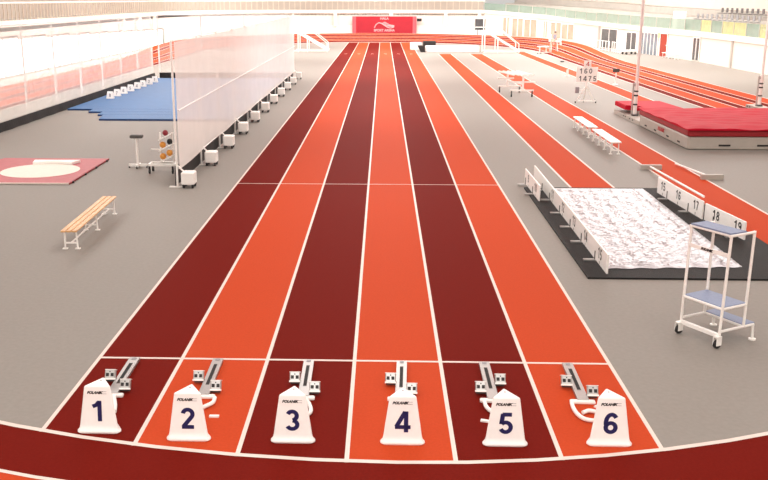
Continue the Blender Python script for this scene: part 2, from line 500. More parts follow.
for y in (64, 71, 100.4):
    struct(slab(MB(), y-.12, y+.12, 0, fz(y), 0, .12).build('wall_pilaster', M['concrete']))
tag(slab(MB(), 85.95, 86.3, 1.6, 1.95, .02, .08).build('exit_sign', M['yellowgreen']), 'small yellow-green sign on the wall next to the orange ground-floor door', 'sign')
tag(slab(MB(), 61.5, 64.0, .95, 1.03, .1, .16).build('wall_rail', M['white']), 'short white rail fixed low on the pale wall behind the landing mat', 'rail')
# dark doorway in the far corner
o = struct(MB().box(11.9, 13.2, 118.9, 119.05, .3, 2.55).build('window_40', M['opening']))
fr = MB(); fr.box(12.9, 13.02, 118.8, 118.9, .3, 2.55); fr.box(11.9, 13.2, 118.8, 118.9, 1.5, 1.6); fr.build('frame', M['white'], o)
for i, x in enumerate((12.05, 12.4, 12.7)):
    MB().box(x-.12, x+.12, 118.84, 118.9, .6, 1.2).build('notice', M['white'], o)

# gallery glass balustrade of the curved side: one panel per bay
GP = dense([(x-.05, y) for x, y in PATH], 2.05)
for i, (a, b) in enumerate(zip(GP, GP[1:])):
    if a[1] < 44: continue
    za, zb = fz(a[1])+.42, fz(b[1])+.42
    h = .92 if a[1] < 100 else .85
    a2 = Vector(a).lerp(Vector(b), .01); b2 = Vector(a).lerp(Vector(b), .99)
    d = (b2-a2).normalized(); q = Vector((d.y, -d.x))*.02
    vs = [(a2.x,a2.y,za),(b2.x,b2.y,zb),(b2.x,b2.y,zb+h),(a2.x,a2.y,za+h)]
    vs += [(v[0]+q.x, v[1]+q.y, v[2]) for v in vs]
    m = M['glassreflection'] if a[1] < 76.5 and i % 3 != 1 else M['glass']
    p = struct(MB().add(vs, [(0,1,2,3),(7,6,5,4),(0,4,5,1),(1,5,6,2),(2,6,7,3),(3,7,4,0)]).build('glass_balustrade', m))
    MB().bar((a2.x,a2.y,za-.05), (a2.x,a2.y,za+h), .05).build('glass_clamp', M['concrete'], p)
# upper orange door and pale pier
struct(MB().box(35.6, 35.9, 107.0, 110.2, fz(90)+1.85, fz(90)+4.2).build('door_3', M['door']))
struct(MB().box(27.2, 28.0, 87.6, 88.8, fz(88)+.2, 3.9).build('wall_pier', M['white_wall']))

# gallery chairs
def chair(name, m, label, group):
    t = thing(name, label, 'chair', (0,0,0), 0, group)
    MB().rbox(-.23, .23, -.22, .22, .40, .46, .03).build('seat', m, t)
    MB().rbox(-.23, .23, .17, .24, .50, .92, .03).build('backrest', m, t)
    for sx in (-1, 1):
        for sy in (-1, 1): MB().tube([(sx*.2, sy*.18, 0), (sx*.19, sy*.16, .41)], .018, 6).build('leg', M['alu'], t)
    return t
proto = None
for k in range(13):
    y = 77.8 + k*.93; x = at_y(y) + 4.3
    o = chair('gallery_chair', M['chairgrey'], 'pale grey chair in the front row of the gallery above the plain wall', 'front row of gallery chairs') if proto is None else copy_tree(proto)
    proto = proto or o
    o.location = (x, y, fz(y)+.72); o.rotation_euler = (0,0,-PI/2)
proto = None
for k in range(14):
    y = 78.0 + k*.93; x = at_y(y) + 7.0
    o = chair('gallery_chair', M['chairdark'], 'dark grey chair in the raised back row of the gallery', 'back row of gallery chairs') if proto is None else copy_tree(proto)
    proto = proto or o
    o.location = (x, y, fz(y)+1.22); o.rotation_euler = (0,0,-PI/2)

# ------------------------------------------------------------------ lane markers
def tri(rho, r, z, n=6):
    """rounded triangle, one flat side towards -Y, apex towards +Y"""
    out = []
    R = 2*(rho - r)
    for c in range(3):
        a0 = PI/2 + c*2*PI/3
        cx, cy = R*math.cos(a0), R*math.sin(a0)
        for k in range(n+1):
            a = a0 - PI/3 + 2*PI/3*k/n
            out.append((cx + r*math.cos(a), cy + r*math.sin(a), z))
    return out
def marker(num, x, yfront, where):
    t = thing('lane_marker', 'white three-sided plastic lane marker with navy number %d%s' % (num, where), 'lane marker', (x, yfront + .175, .004), 0, 'numbered lane markers at the start')
    MB().loft([tri(.168, .06, 0), tri(.176, .06, .012), tri(.176, .06, .028), tri(.165, .05, .042), tri(.148, .03, .06), tri(.138, .02, .10),
               tri(.096, .013, .56), tri(.093, .011, .573), tri(.086, .008, .579)]).build('body', M['plastic'], t, True)
    up = Vector((0, .042, .46)).normalized()
    def on_face(z): return -.138 + .042*(z-.10)/.46 - .002
    figures(str(num), .255, (0, on_face(.275)-.001, .275), (1,0,0), up, M['navy'], 'number', t, .185, 1.08)
    text('POLANIK', .043, (-.032, on_face(.50), .50), (1,0,0), up, M['black'], 'logo', t, shear=.35, bold=.0022)
    e = MB()
    for z in (.487, .513): e.box(.066, .112, on_face(z)-.001, on_face(z)+.003, z-.002, z+.002)
    e.tube([(.066+.012*math.cos(a), on_face(.50), .50+.013*math.sin(a)) for a in [PI/2+PI*k/6 for k in range(7)]], .0025, 5)
    e.build('emblem', M['greyprint'], t)
    MB().cyl((0, .07, .577), (0, .07, .581), .012).build('cap_hole', M['greyprint'], t)
    return t
for num, x, y, w in ((1, -2.96, 9.96, ' on dark red lane'), (2, -1.85, 9.80, ' on orange lane'), (3, -.62, 9.79, ' on dark red lane'),
                     (4, .66, 9.79, ' on orange lane'), (5, 1.85, 9.79, ' on dark red lane'), (6, 3.06, 9.83, ' on orange lane')):
    marker(num, x, y, w)

# ------------------------------------------------------------------ starting blocks
def starting_block(label, x0, x1, pads):
    y0, y1 = 11.04, 12.27
    rz = math.atan2(-(x1-x0), y1-y0)
    t = thing('starting_block', label, 'starting block', (x0, y0, .004), rz, 'starting blocks behind the start line')
    L = y1-y0
    MB().box(-.072, .072, 0, L, .012, .05).build('rail', M['alu'], t)
    mb = MB(); mb.box(-.024, .024, .30, L-.22, .05, .054)
    mb.build('toothed_slot', M['darkmetal'], t)
    pf = [(.32, .0535)]
    for k in range(16): pf += [(.32+k*.043, .056), (.326+k*.043, .061), (.333+k*.043, .056)]
    pf += [(.99, .0535)]
    MB().loft([[(-.02, y, z) for y, z in pf], [(.02, y, z) for y, z in pf]]).build('teeth', M['rubber'], t)
    MB().box(-.03, .03, L-.09, L-.03, .05, .056).build('end_plate', M['greyprint'], t)
    MB().rbox(-.17, .15, -.05, .03, 0, .04, .012).build('crossbar', M['white'], t)
    for s, y in pads:
        mt = Matrix.Translation((s*.142, y-.10, .05)) @ Matrix.Rotation(math.radians(-28), 4, 'X')
        p = MB().rbox(-.070, .070, -.035, .035, 0, .125, .012, mt).build('foot_pad', M['alu'], t)
        mb = MB()
        for dx in (-.032, .032): mb.box(dx-.020, dx+.020, -.039, -.033, .035, .08, mt)
        mb.box(-.008, .008, -.039, -.033, .09, .105, mt)
        mb.build('pad_cutouts', M['rubber'], p)
        MB().box(-.074, .074, -.02, .05, .125, .132, mt).build('pad_rim', M['white'], p)
        MB().box(-.074, .074, -.042, .0, -.01, .012, mt).build('pad_base', M['white'], p)
        mb = MB(); mb.bar((s*.06, y-.08, .035), (s*.20, y-.08, .035), .05, .03); mb.bar((s*.14, y+.04, .02), (s*.14, y-.06, .06), .03)
        mb.build('pad_bracket', M['darkmetal'], t)
    return t
A_ = [(-1, .54), (1, .22)]; B_ = [(1, .56), (-1, .30)]
for lab, a, b, pd in (('aluminium starting block in dark red lane behind marker 1', -3.10, -3.12, A_), ('aluminium starting block in orange lane behind marker 2', -1.90, -1.92, A_),
                      ('aluminium starting block in dark red lane behind marker 3', -.60, -.62, A_), ('aluminium starting block in orange lane behind marker 4', .66, .70, A_),
                      ('aluminium starting block in dark red lane behind marker 5', 1.85, 1.86, B_), ('aluminium starting block in orange lane behind marker 6', 3.0, 3.03, A_)):
    starting_block(lab, a, b, pd)
# white cables from blocks to markers
def spl(pts, n=8):
    P = [Vector(p) for p in pts]; P = [P[0]*2-P[1]] + P + [P[-1]*2-P[-2]]; out = []
    for i in range(1, len(P)-2):
        for k in range(n):
            t = k/n; a, b, c, d = P[i-1:i+3]
            out.append(.5*((2*b) + (c-a)*t + (2*a-5*b+4*c-d)*t*t + (3*b-a-3*c+d)*t**3))
    return out + [P[-2]]
def cable(label, pts, r=.027):
    tag(MB().tube(spl([(x, y, .008+r) for x, y in pts]), r, 10).build('speaker_cable', M['white'], None, True), label, 'cable', 'white cables between the blocks and markers')
cable('straight white cable slanting from its block to marker 1', [(-3.06, 10.98), (-2.98, 10.75), (-2.95, 10.64), (-2.92, 10.52)])
cable('bent white cable leading from its block to marker 2', [(-1.74, 10.97), (-1.74, 10.82), (-1.82, 10.70), (-1.90, 10.60), (-1.95, 10.41)])
cable('short white cable bulging out beside marker 3', [(-.56, 10.97), (-.50, 10.80), (-.47, 10.62), (-.50, 10.52), (-.60, 10.41)])
cable('short white cable mostly hidden behind marker 4', [(.58, 10.97), (.54, 10.85), (.56, 10.66), (.62, 10.41)])
cable('hooked white cable leading from its block to marker 5', [(1.73, 10.97), (1.74, 10.80), (1.80, 10.66), (1.86, 10.60), (1.86, 10.41)])
cable('long looping white cable leading from its block to marker 6', [(2.84, 10.97), (2.83, 10.80), (2.85, 10.62), (2.91, 10.50), (3.02, 10.46), (3.14, 10.52), (3.13, 10.66), (3.02, 10.74), (2.92, 10.68)])
def wedge(label, x, y, rz):
    tag(MB().prism([(-.06, -.025), (.06, -.025), (.06, .025), (-.06, .025)], .0, .02, Matrix.Translation((x, y, .004)) @ Matrix.Rotation(rz, 4, 'Z')).build('cable_clip', M['white']), label, 'clip', 'flat white clips beside the markers')
wedge('flat white strip lying on orange lane beside marker 2', -1.66, 10.47, 0)
wedge('flat white strip lying on dark red lane beside marker 5', 1.69, 10.45, -.3)
wedge('flat white strip on orange lane behind the top of marker 6', 3.17, 10.93, .7)

# ------------------------------------------------------------------ benches
def bench(label, top_mat, cx, cy, L, W, z, rz, group=None, slats=3, stations=3, spread=.16):
    t = thing('bench', label, 'bench', (cx, cy, 0), rz, group)
    g = .02; w = (W - g*(slats-1))/slats
    for k in range(slats):
        x = -W/2 + k*(w+g)
        MB().rbox(x, x+w, -L/2, L/2, z-.035, z, .008).build('slat', top_mat, t)
    for k in range(stations):
        y = -L/2 + .14 + (L-.28)*k/(stations-1)
        f = MB()
        for s in (-1, 1):
            f.tube([(s*spread*.9, y, z-.06), (s*spread, y, .02)], .02, 8); f.box(s*spread-.05, s*spread+.05, y-.04, y+.04, 0, .02)
        f.bar((-spread, y, z-.05), (spread, y, z-.05), .035); f.bar((-spread, y, .13), (spread, y, .13), .03)
        f.build('leg_frame', M['white'], t)
    MB().tube([(0, -L/2+.14, .13), (0, L/2-.14, .13)], .018, 8).build('stretcher', M['white'], t)
    return t
bench('long bench with pale wooden slats and white metal legs on grey floor', M['wood'], -6.09, 19.88, 3.45, .33, .42, math.atan2(.14, 3.4), None, 3, 3, .13)
bench('white bench beside the orange runway, nearer of the two', M['white'], 8.17, 32.25, 3.15, .36, .43, -.02, 'white benches beside the runway', 1, 4, .13)
bench('white bench beside the orange runway, farther of the two', M['white'], 8.22, 35.95, 3.15, .36, .43, -.02, 'white benches beside the runway', 1, 4, .13)

# ------------------------------------------------------------------ shot put platform
t = thing('throwing_platform', 'low pink platform with a cream throwing circle', 'platform', (-9.8, 26.9, 0))
MB().prism([(-3.2, -1.92), (1.47, -1.88), (1.40, 2.2), (-1.95, 2.2)], .012, .05).build('deck', M['pinkmat'], t)
MB().prism([(-3.22, -1.94), (1.49, -1.90), (1.49, -1.86), (-3.22, -1.90)], .012, .052).build('edge_strip', M['line'], t)
MB().prism([(1.45, -1.9), (1.50, -1.9), (1.43, 2.22), (1.38, 2.22)], .012, .051).build('edge_strip', M['darkred'], t)
MB().prism([(1.14*math.cos(a), 1.14*math.sin(a)) for a in [2*PI*k/48 for k in range(48)]], .05, .056).build('circle', M['circle'], t)
for y in (-1.6, -.4, .7, 1.9): MB().cyl((1.46-.018*y, y, 0), (1.46-.018*y, y, .05), .05, 10).build('edge_bolt', M['rubber'], t)
poly = [(1.15*math.cos(a), 1.15*math.sin(a)) for a in [math.radians(58+64*k/12) for k in range(13)]] + [(-.72, 1.45), (.72, 1.45)]
tag(MB().prism(poly, .0565, .13, Matrix.Translation((-9.78, 26.9, 0))).build('toe_board', M['white']), 'white curved toe board at the far rim of the cream throwing circle', 'toe board')

# ------------------------------------------------------------------ blue mats and signs
def blue_mat(label, poly):
    t = thing('gym_mat', label, 'mat', (poly[0][0], poly[0][1], 0), 0, 'blue gym mats laid side by side')
    x0, y0 = poly[0]
    q = [(x-x0, y-y0) for x, y in poly]
    MB().prism(q, 0, .07).build('edge', M['blueedge'], t)
    MB().prism(q, .07, .078).build('top', M['blue'], t)
blue_mat('blue gym mat strip with the nearest front edge beside the white screen', [(-11.65, 38.9), (-5.6, 38.9), (-5.6, 40.38), (-11.9, 40.38)])
blue_mat('second blue mat strip back from the open grey floor', [(-12.15, 40.4), (-5.6, 40.4), (-5.6, 41.48), (-12.25, 41.48)])
blue_mat('third blue mat strip back, between two stepped strips', [(-12.9, 41.5), (-5.6, 41.5), (-5.6, 42.48), (-13.0, 42.48)])
blue_mat('largest blue gym mat, carrying the row of numbered white signs', [(-14.2, 42.5), (-5.6, 42.5), (-5.6, 59.6), (-14.2, 59.6)])
for k, y in enumerate((47.08, 48.32, 49.61, 50.98, 52.4, 53.7, 55.2, 56.56)):
    ordw = ('first', 'second', 'third', 'fourth', 'fifth', 'sixth', 'seventh', 'eighth')[k]
    t = thing('number_sign', 'small white numbered sign on the blue mat, %s of eight from the near end' % ordw, 'sign', (-13.5, y, .078), 0, 'numbered signs on the blue mat')
    MB().add([(-.19,-.12,0),(.19,-.12,0),(.14,-.02,.36),(-.14,-.02,.36),(-.19,.12,0),(.19,.12,0),(.14,.02,.36),(-.14,.02,.36)],
             [(0,1,2,3),(5,4,7,6),(1,5,6,2),(4,0,3,7),(3,2,6,7),(0,4,5,1)]).build('board', M['white'], t)
    figures(str(8-k), .17, (0, -.078, .17), (1,0,0), (0,.277,.961), M['greyprint'], 'number', t)

# ------------------------------------------------------------------ cage net beside the blue mat
def cage(name, label, p0, p1, npole, film, h=4.0, drop=0):
    p0 = Vector(p0); p1 = Vector(p1); d = p1-p0; L = d.length; rz = math.atan2(d.y, d.x)
    t = thing(name, label, 'net', (p0.x, p0.y, 0), rz)
    for k in range(npole):
        x = L*k/(npole-1)
        q = MB().tube([(x,0,.04), (x,0,h)], .045, 10).build('pole', M['white'], t)
        MB().cyl((x,0,0), (x,0,.04), .14, 12).build('pole_foot', M['white'], q)
    MB().tube([(0,0,h), (L,0,h)], .03, 8).build('top_wire', M['white'], t)
    nx = int(L/.5); vs = []; fs = []
    for i in range(nx+1):
        x = L*i/nx; b = .04*math.sin(i*1.1)
        vs += [(x, .08+b, .33), (x, .08, h-.03)]
    for i in range(nx): fs.append((2*i,2*i+2,2*i+3,2*i+1))
    MB().add(vs, fs).build('netting', film, t)
    vs = []; fs = []; nx = int(L/.2)
    for i in range(nx+1): vs += [(L*i/nx, .16+.02*math.sin(i*.8), 0.002), (L*i/nx, .14, .36)]
    for i in range(nx): fs.append((2*i,2*i+2,2*i+3,2*i+1))
    MB().add(vs, fs).build('skirt', M['skirt'], t)
    vs = []; fs = []; nx = int(L/.12)
    for i in range(nx+1): vs += [(L*i/nx, .125, .24-.05*abs(math.sin(i*.42))), (L*i/nx, .115, .38)]
    for i in range(nx): fs.append((2*i,2*i+2,2*i+3,2*i+1))
    MB().add(vs, fs).build('scalloped_hem', M['fringe'], t)
cage('safety_net', 'long white safety net on slim poles between the blue mat and the track', (-14.5, 60.2), (-14.5, 31.2), 9, M['net'])
cage('safety_net', 'thin white end net on poles behind the blue mat', (-5.7, 60.5), (-14.1, 60.5), 4, M['farnet'])

# ------------------------------------------------------------------ rolling white screen
t = thing('screen_partition', 'long tall translucent white screen on wheeled counterweights', 'partition', (-5.22, 24.8, 0))
LY = 35.2; H = 3.95
SL = lambda y: -.10*y/35
vs = []; fs = []; n = 40
for i in range(n+1):
    y = LY*i/n; b = .025*math.sin(i*.9)
    for z in (.50, 1.5, 2.7, H-.04): vs.append((SL(y)+b+.08, y, z))
for i in range(n):
    for k in range(3): fs.append((4*i+k, 4*i+4+k, 4*i+5+k, 4*i+1+k))
MB().add(vs, fs).build('screen_film', M['screen'], t)
MB().add([(SL(0)-.06, 0, .02), (SL(LY)-.06, LY, .02), (SL(LY)-.06, LY, .54), (SL(0)-.06, 0, .54)], [(0,1,2,3)]).build('skirt', M['skirt'], t)
for z, nm, dx in ((.52, 'bottom_rail', .06), (2.1, 'middle_rail', .11), (H, 'top_rail', .06)):
    MB().tube([(SL(0)+dx, 0, z), (SL(LY)+dx, LY, z)], .017, 8).build(nm, M['white'], t)
ys = (0, 3.5, 6.9, 10.4, 13.9, 17.4, 20.9, 24.4, 27.9, 31.4, 35.2)
for k, y in enumerate(ys):
    q = MB().tube([(SL(y), y, .02), (SL(y), y, H)], .03, 8).build('post', M['white'], t)
    MB().box(SL(y)-.22, SL(y)+.16, y-.05, y+.05, 0, .03).build('post_foot', M['white'], q)
    w = MB().rbox(.14, .50, y-.20, y+.22, .10, .44, .03, Matrix.Translation((SL(y), 0, 0))).build('counterweight', M['white'], t)
    for dx, dy in ((.20, -.14), (.45, -.14), (.20, .17), (.45, .17)):
        MB().cyl((SL(y)+dx-.025, y+dy, .065), (SL(y)+dx+.025, y+dy, .065), .065, 12).build('wheel', M['rubber'], w)
    MB().bar((SL(y), y, .62), (SL(y)+.22, y+.02, .40), .04).build('brace', M['white'], w)

# ------------------------------------------------------------------ display stand and shot rack
t = thing('display_stand', 'slim white pole stand with grey display head, alone on grey floor', 'stand', (-7.07, 27.71, 0))
mb = MB(); mb.bar((-.28,.02,.09), (.28,.02,.09), .07); mb.bar((0,-.16,.09), (0,.22,.09), .07); mb.build('base', M['white'], t)
for x, y in ((-.27,.02), (.27,.02), (0,-.15), (0,.21)): MB().cyl((x-.015,y,.04), (x+.015,y,.04), .04, 10).build('caster', M['rubber'], t)
MB().tube([(0,0,.1), (0,0,.92)], .035, 10).build('pole', M['white'], t)
MB().rbox(-.19, .19, -.10, .12, .92, 1.02, .03).build('display_head', M['darkmetal'], t)

t = thing('shot_rack', 'white wheeled rack of sloping trays holding coloured shots', 'rack', (-6.05, 26.9, 0))
mb = MB(); mb.bar((-.45,-.12,.26), (.30,-.12,.26), .06); mb.bar((-.45,.3,.26), (.30,.3,.26), .06); mb.bar((-.45,-.12,.26), (-.45,.3,.26), .06); mb.bar((.3,-.12,.26), (.3,.3,.26), .06)
mb.build('base_frame', M['white'], t)
for x in (-.43, .26):
    for y in (-.12, .3):
        q = MB().bar((x,y,.1), (x,y,.25), .05).build('caster_fork', M['rubber'], t); MB().cyl((x-.02,y,.07), (x+.02,y,.07), .07, 12).build('wheel', M['rubber'], q)
for x in (-.12, .24): MB().tube([(x,.1,.26), (x,.1,1.2)], .025, 8).build('post', M['white'], t)
MB().bar((-.40,.05,.70), (.28,.05,.70), .035).build('crossbar', M['white'], t)
for z in (.40, .74, 1.06):
    MB().add([(-.14,-.06,z-.06),(.26,-.06,z+.14),(.26,.22,z+.14),(-.14,.22,z-.06),(-.14,-.06,z-.09),(.26,-.06,z+.11),(.26,.22,z+.11),(-.14,.22,z-.09)],
             [(0,1,2,3),(7,6,5,4),(0,4,5,1),(1,5,6,2),(2,6,7,3),(3,7,4,0)]).build('tray', M['white'], t)
def shot(label, m, x, y, z, r):
    tag(MB().ball((0,0,0), r, 12).build('shot', m, None, True), label, 'shot', 'shots on the rack').location = (x, y, z)
shot('maroon shot on the top tray of the wheeled rack', M['redball'], -6.00, 26.95, 1.195, .085)
shot('black shot on the middle tray of the wheeled rack', M['rubber'], -5.88, 26.95, .935, .085)
shot('amber shot on the middle tray of the wheeled rack', M['orangeball'], -6.09, 26.95, .84, .095)
shot('upper amber shot on the bottom tray of the wheeled rack', M['orangeball'], -5.90, 26.95, .60, .095)
shot('lower amber shot on the bottom tray of the wheeled rack', M['orangeball'], -6.10, 26.95, .495, .095)

# ------------------------------------------------------------------ sand pit with foil, boards, rakes
tag(MB().prism([(4.22, 16.5), (8.5, 16.5), (8.5, 24.95), (4.28, 24.95)], 0, .035).build('pit_surround', M['blackmat']), 'black honeycomb rubber surround around the foil-covered landing pit', 'mat')
vs = []; fs = []; nx, ny = 64, 150
a, b, c, d = (4.72, 17.05), (7.32, 17.25), (7.46, 24.8), (4.93, 24.75)
rnd = [[random.random() for _ in range(ny+1)] for _ in range(nx+1)]
for i in range(nx+1):
    for j in range(ny+1):
        u, v = i/nx, j/ny
        x = (a[0]*(1-u)+b[0]*u)*(1-v) + (d[0]*(1-u)+c[0]*u)*v
        y = (a[1]*(1-u)+b[1]*u)*(1-v) + (d[1]*(1-u)+c[1]*u)*v
        x += .006*math.sin(j*1.7); y += .03*math.sin(i*.5)*(v < .02)
        w = .02*math.sin(9*x+5*y) * math.sin(4*y-3*x+2) + .014*math.sin(23*x-9*y+math.sin(7*y)*2)
        e = min(u, 1-u, v, 1-v); k = min(1, e*25)
        fold = .02 if .86 < u < .885 else 0
        vs.append((x, y, .045 + k*(.035 + w*.55 + (rnd[i][j]-.5)*.015 + fold)))
for i in range(nx):
    for j in range(ny):
        q = i*(ny+1)+j; fs.append((q, q+ny+1, q+ny+2, q+1))
tag(MB().add(vs, fs).build('foil_cover', M['foil']), 'crinkled silver foil sheet covering the landing pit', 'cover')
def board(label, x0, y0, x1, y1, h, nums, feet, side):
    """distance board running from far end (x0,y0) to near end (x1,y1), figures towards -X"""
    d = Vector((x1-x0, y1-y0)); L = d.length; rz = math.atan2(d.y, d.x)
    t = thing('distance_board', label, 'distance board', (x0, y0, .035), rz, 'numbered distance boards along the pit')
    MB().box(0, L, -.015, .015, .03, h).build('panel', M['white'], t)
    for s, n in nums:
        figures(n, .215, (s, -.018, h*.62), (1,0,0), (0,0,1), M['black'], 'number', t, .17, 1.15)
        MB().box(s-.008, s+.008, -.019, -.014, .04, h*.24).build('tick_mark', M['black'], t)
    for s in feet:
        q = MB().box(s-.05, s+.05, -.24, -.015, 0, .03).build('foot', M['alu'], t)
        MB().box(s-.012, s+.012, -.03, -.012, 0, h*.5).build('clip', M['darkmetal'], q)
board('white distance board with figures 9 and 10, set apart from its longer neighbour', 4.38, 25.42, 4.38, 23.0, .43, ((.65, '9'), (1.85, '10')), (.2, 1.45), 1)
board('longest white distance board with figures 11 to 15, edging the foil', 4.74, 26.1, 4.60, 16.63, .40, ((3.25, '11'), (4.75, '12'), (6.15, '13'), (7.45, '14'), (8.85, '15')), (1.6, 2.85, 4.35, 5.75, 7.05, 8.45), 1)
board('white distance board with figures 15, 16 and 17 beside the runway', 7.68, 24.2, 7.84, 21.15, .45, ((.42, '15'), (1.5, '16'), (2.65, '17')), (.75, 2.2), 1)
board('white distance board with figures 18 and 19 behind the rolling steps', 7.88, 21.1, 8.10, 19.25, .42, ((.55, '18'), (1.55, '19')), (.45, 1.5), 1)
def rake(label, hx, hy, w, pts, m):
    t = thing('pit_rake', label, 'rake', (hx, hy, .008))
    MB().box(-w/2, w/2, -.07, .07, 0, .14).build('head', M['greymat'], t)
    MB().tube([(x-hx, y-hy, z) for x, y, z in pts], .028, 8).build('handle', m, t)
rake('pit rake resting its long pale handle along the top of the distance board', 8.55, 27.95, .62, [(8.5, 27.85, .10), (7.88, 21.3, .56)], M['white'])
rake('pit rake lying across the edge of the orange runway', 9.85, 26.4, .62, [(9.72, 26.5, .10), (9.50, 28.65, .06)], M['white'])

# ------------------------------------------------------------------ rolling judge steps
ux, uy = .50, -.866
rz = math.atan2(uy, ux)
t = thing('rolling_steps', 'white tubular rolling steps with blue-grey treads', 'steps', (5.20, 13.36, 0), rz)
W = .365; ZT = 1.73
def tb(pts, nm, r=.021, par=None): return MB().tube(pts, r, 10).build(nm, M['white'], par or t, True)
for s in (-1, 1):
    tb([(s*W, .03, .17), (s*W, .07, ZT)], 'front_post'); tb([(s*W, .54, .25), (s*W, .56, ZT if s > 0 else ZT-.05)], 'rear_post')
    tb([(s*W, .03, .25), (s*W, .76, .25)], 'side_rail'); tb([(s*W, .03, .60), (s*W, .54, .60)], 'side_rail'); tb([(s*W, .03, ZT-.02), (s*W, .56, ZT-.02)], 'side_rail')
    q = tb([(s*W, .75, .25), (s*W, .77, .02)], 'foot_post'); MB().cyl((s*W, .77, 0), (s*W, .77, .02), .055, 14).build('foot_pad', M['white'], q)
    f = MB(); f.box(s*W-.04, s*W-.028, -.05, .05, .05, .18); f.box(s*W+.028, s*W+.04, -.05, .05, .05, .18); f.box(s*W-.04, s*W+.04, -.05, .05, .17, .19)
    q = f.build('caster_fork', M['white'], t); MB().cyl((s*W-.022, -.0, .065), (s*W+.022, -.0, .065), .065, 18).build('wheel', M['rubber'], q)
MB().box(-W, W, 0, .06, .16, .215).build('front_bar', M['white'], t)
tb([(-W, .06, 1.42), (W, .06, 1.42)], 'cross_rail')
MB().box(-W, W, .034, .044, 1.39, 1.45).build('name_strip', M['white'], t)
text('POLANIK', .05, (-.02, .031, 1.418), (1,0,0), (0,0,1), M['black'], 'logo', t, shear=.35, bold=.003)
for y, z, nm in ((.54, .25, 'cross_rail'), (.76, .25, 'cross_rail'), (.54, .60, 'cross_rail'), (.04, .60, 'cross_rail'), (.07, ZT-.02, 'cross_rail')):
    tb([(-W, y, z), (W, y, z)], nm)
for y0, y1, z, nm in ((.05, .38, ZT, 'platform'), (.05, .54, .61, 'tread'), (.54, .78, .26, 'tread')):
    MB().box(-W-.0, W+.0, y0, y1, z, z+.02).build(nm, M['step'], t)

# ------------------------------------------------------------------ vault landing mat and uprights
t = thing('landing_mat', 'large landing mat with red cover over grey sides', 'landing mat', (10.85, 31.8, 0))
def cushion(nm, x0, x1, y0, y1, z0, z1, m, r=.06, sag=0):
    return MB().rbox(x0, x1, y0, y1, z0, z1, r).build(nm, m, t, False)
cushion('base_cushion', 0, 7.4, 0, 6.2, .01, .46, M['greymat'])
cushion('red_cushion', -.03, 7.45, -.05, 6.2, .46, .70, M['darkred'])
vs = []; fs = []; nx, ny = 60, 50
for i in range(nx+1):
    for j in range(ny+1):
        u, v = i/nx, j/ny
        x = -.10 + 7.6*u; y = -.12 + 6.35*v
        e = min(u*7.6, v*6.35, (1-v)*6.35)
        z = .735 + .05*min(1, e/.5) + .018*math.sin(2.2*x+1.1*y) + .014*math.sin(5*x-3.7*y) + .01*math.sin(9*y+x)*min(1, e)
        vs.append((x, y, z))
for i in range(nx):
    for j in range(ny):
        q = i*(ny+1)+j; fs.append((q, q+ny+1, q+ny+2, q+1))
rim = [i*(ny+1) for i in range(nx+1)] + [nx*(ny+1)+j for j in range(1, ny+1)] + [i*(ny+1)+ny for i in range(nx-1, -1, -1)] + [j for j in range(ny-1, 0, -1)]
o = len(vs)
for r_ in rim: vs.append((vs[r_][0], vs[r_][1], .685))
for k in range(len(rim)):
    l = (k+1) % len(rim); fs.append((rim[k], rim[l], o+l, o+k))
MB().add(vs, fs).build('top_cover', M['red'], t, True)
MB().box(.60, 2.3, 6.2, 10.6, .01, .34).build('front_cushion', M['greymat'], t)
fp = [(.62, 6.2), (2.4, 6.2), (2.1, 10.75), (.10, 10.75), (.10, 8.9), (.62, 8.5)]
MB().loft([[(x, y, .34) for x, y in fp], [(x, y, .50) for x, y in fp], [(x*.97+.03, 6.2+(y-6.2)*.985, .54) for x, y in fp]]).build('front_cover', M['red'], t)
for y in (1.0, 2.3, 3.9, 5.2): MB().box(-.012, .01, y-.13, y+.13, .12, .17).build('side_handle', M['rubber'], t)
for x in (1.25, 2.55, 4.6): MB().box(x-.2, x+.2, -.012, .01, .13, .19).build('side_handle', M['rubber'], t)
text('POLANIK', .26, (4.05, -.012, .22), (1,0,0), (0,0,1), M['redprint'], 'logo', t, shear=.35, bold=.006)
text('POLANIK', .20, (-.012, 3.15, .27), (0,-1,0), (0,0,1), M['redprint'], 'logo', t, shear=.35, bold=.005)
def upright(label, x, y, ya=-1.9, yb=2.3):
    t = thing('vault_upright', label, 'upright', (x, y, 0), 0, 'pole vault uprights')
    b = MB(); b.box(-.30, .18, ya, yb, .0, .17); b.build('base_rail', M['greymat'], t)
    for y_ in (-.9, -.4, .3, .6): MB().box(-.308, -.298, y_-.07, y_+.07, .07, .12).build('vent', M['rubber'], t)
    MB().rbox(-.12, .12, -.16, .16, .17, .24, .02).build('foot_plate', M['darkmetal'], t)
    MB().tube([(0,0,.22), (0,0,1.62)], .085, 14).build('lower_sleeve', M['white'], t, True)
    MB().tube([(-.13,.02,.22), (-.13,.02,1.55)], .03, 8).build('crank_rod', M['alu'], t)
    MB().tube([(0,0,1.6), (0,0,5.9)], .062, 14).build('upper_tube', M['white'], t, True)
    for z in (.62, 1.0, 1.18): MB().tube([(0,0,z), (0,0,z+.06)], .092, 14).build('clamp_band', M['rubber'], t, True)
    MB().box(-.16, .0, -.05, .05, 1.42, 1.54).build('crank_box', M['alu'], t)
upright('tall white vault upright with black bands in front of the red mat corner', 11.18, 40.0)
upright('tall white vault upright with black bands behind the red mat', 17.95, 43.9, -.8, .8)

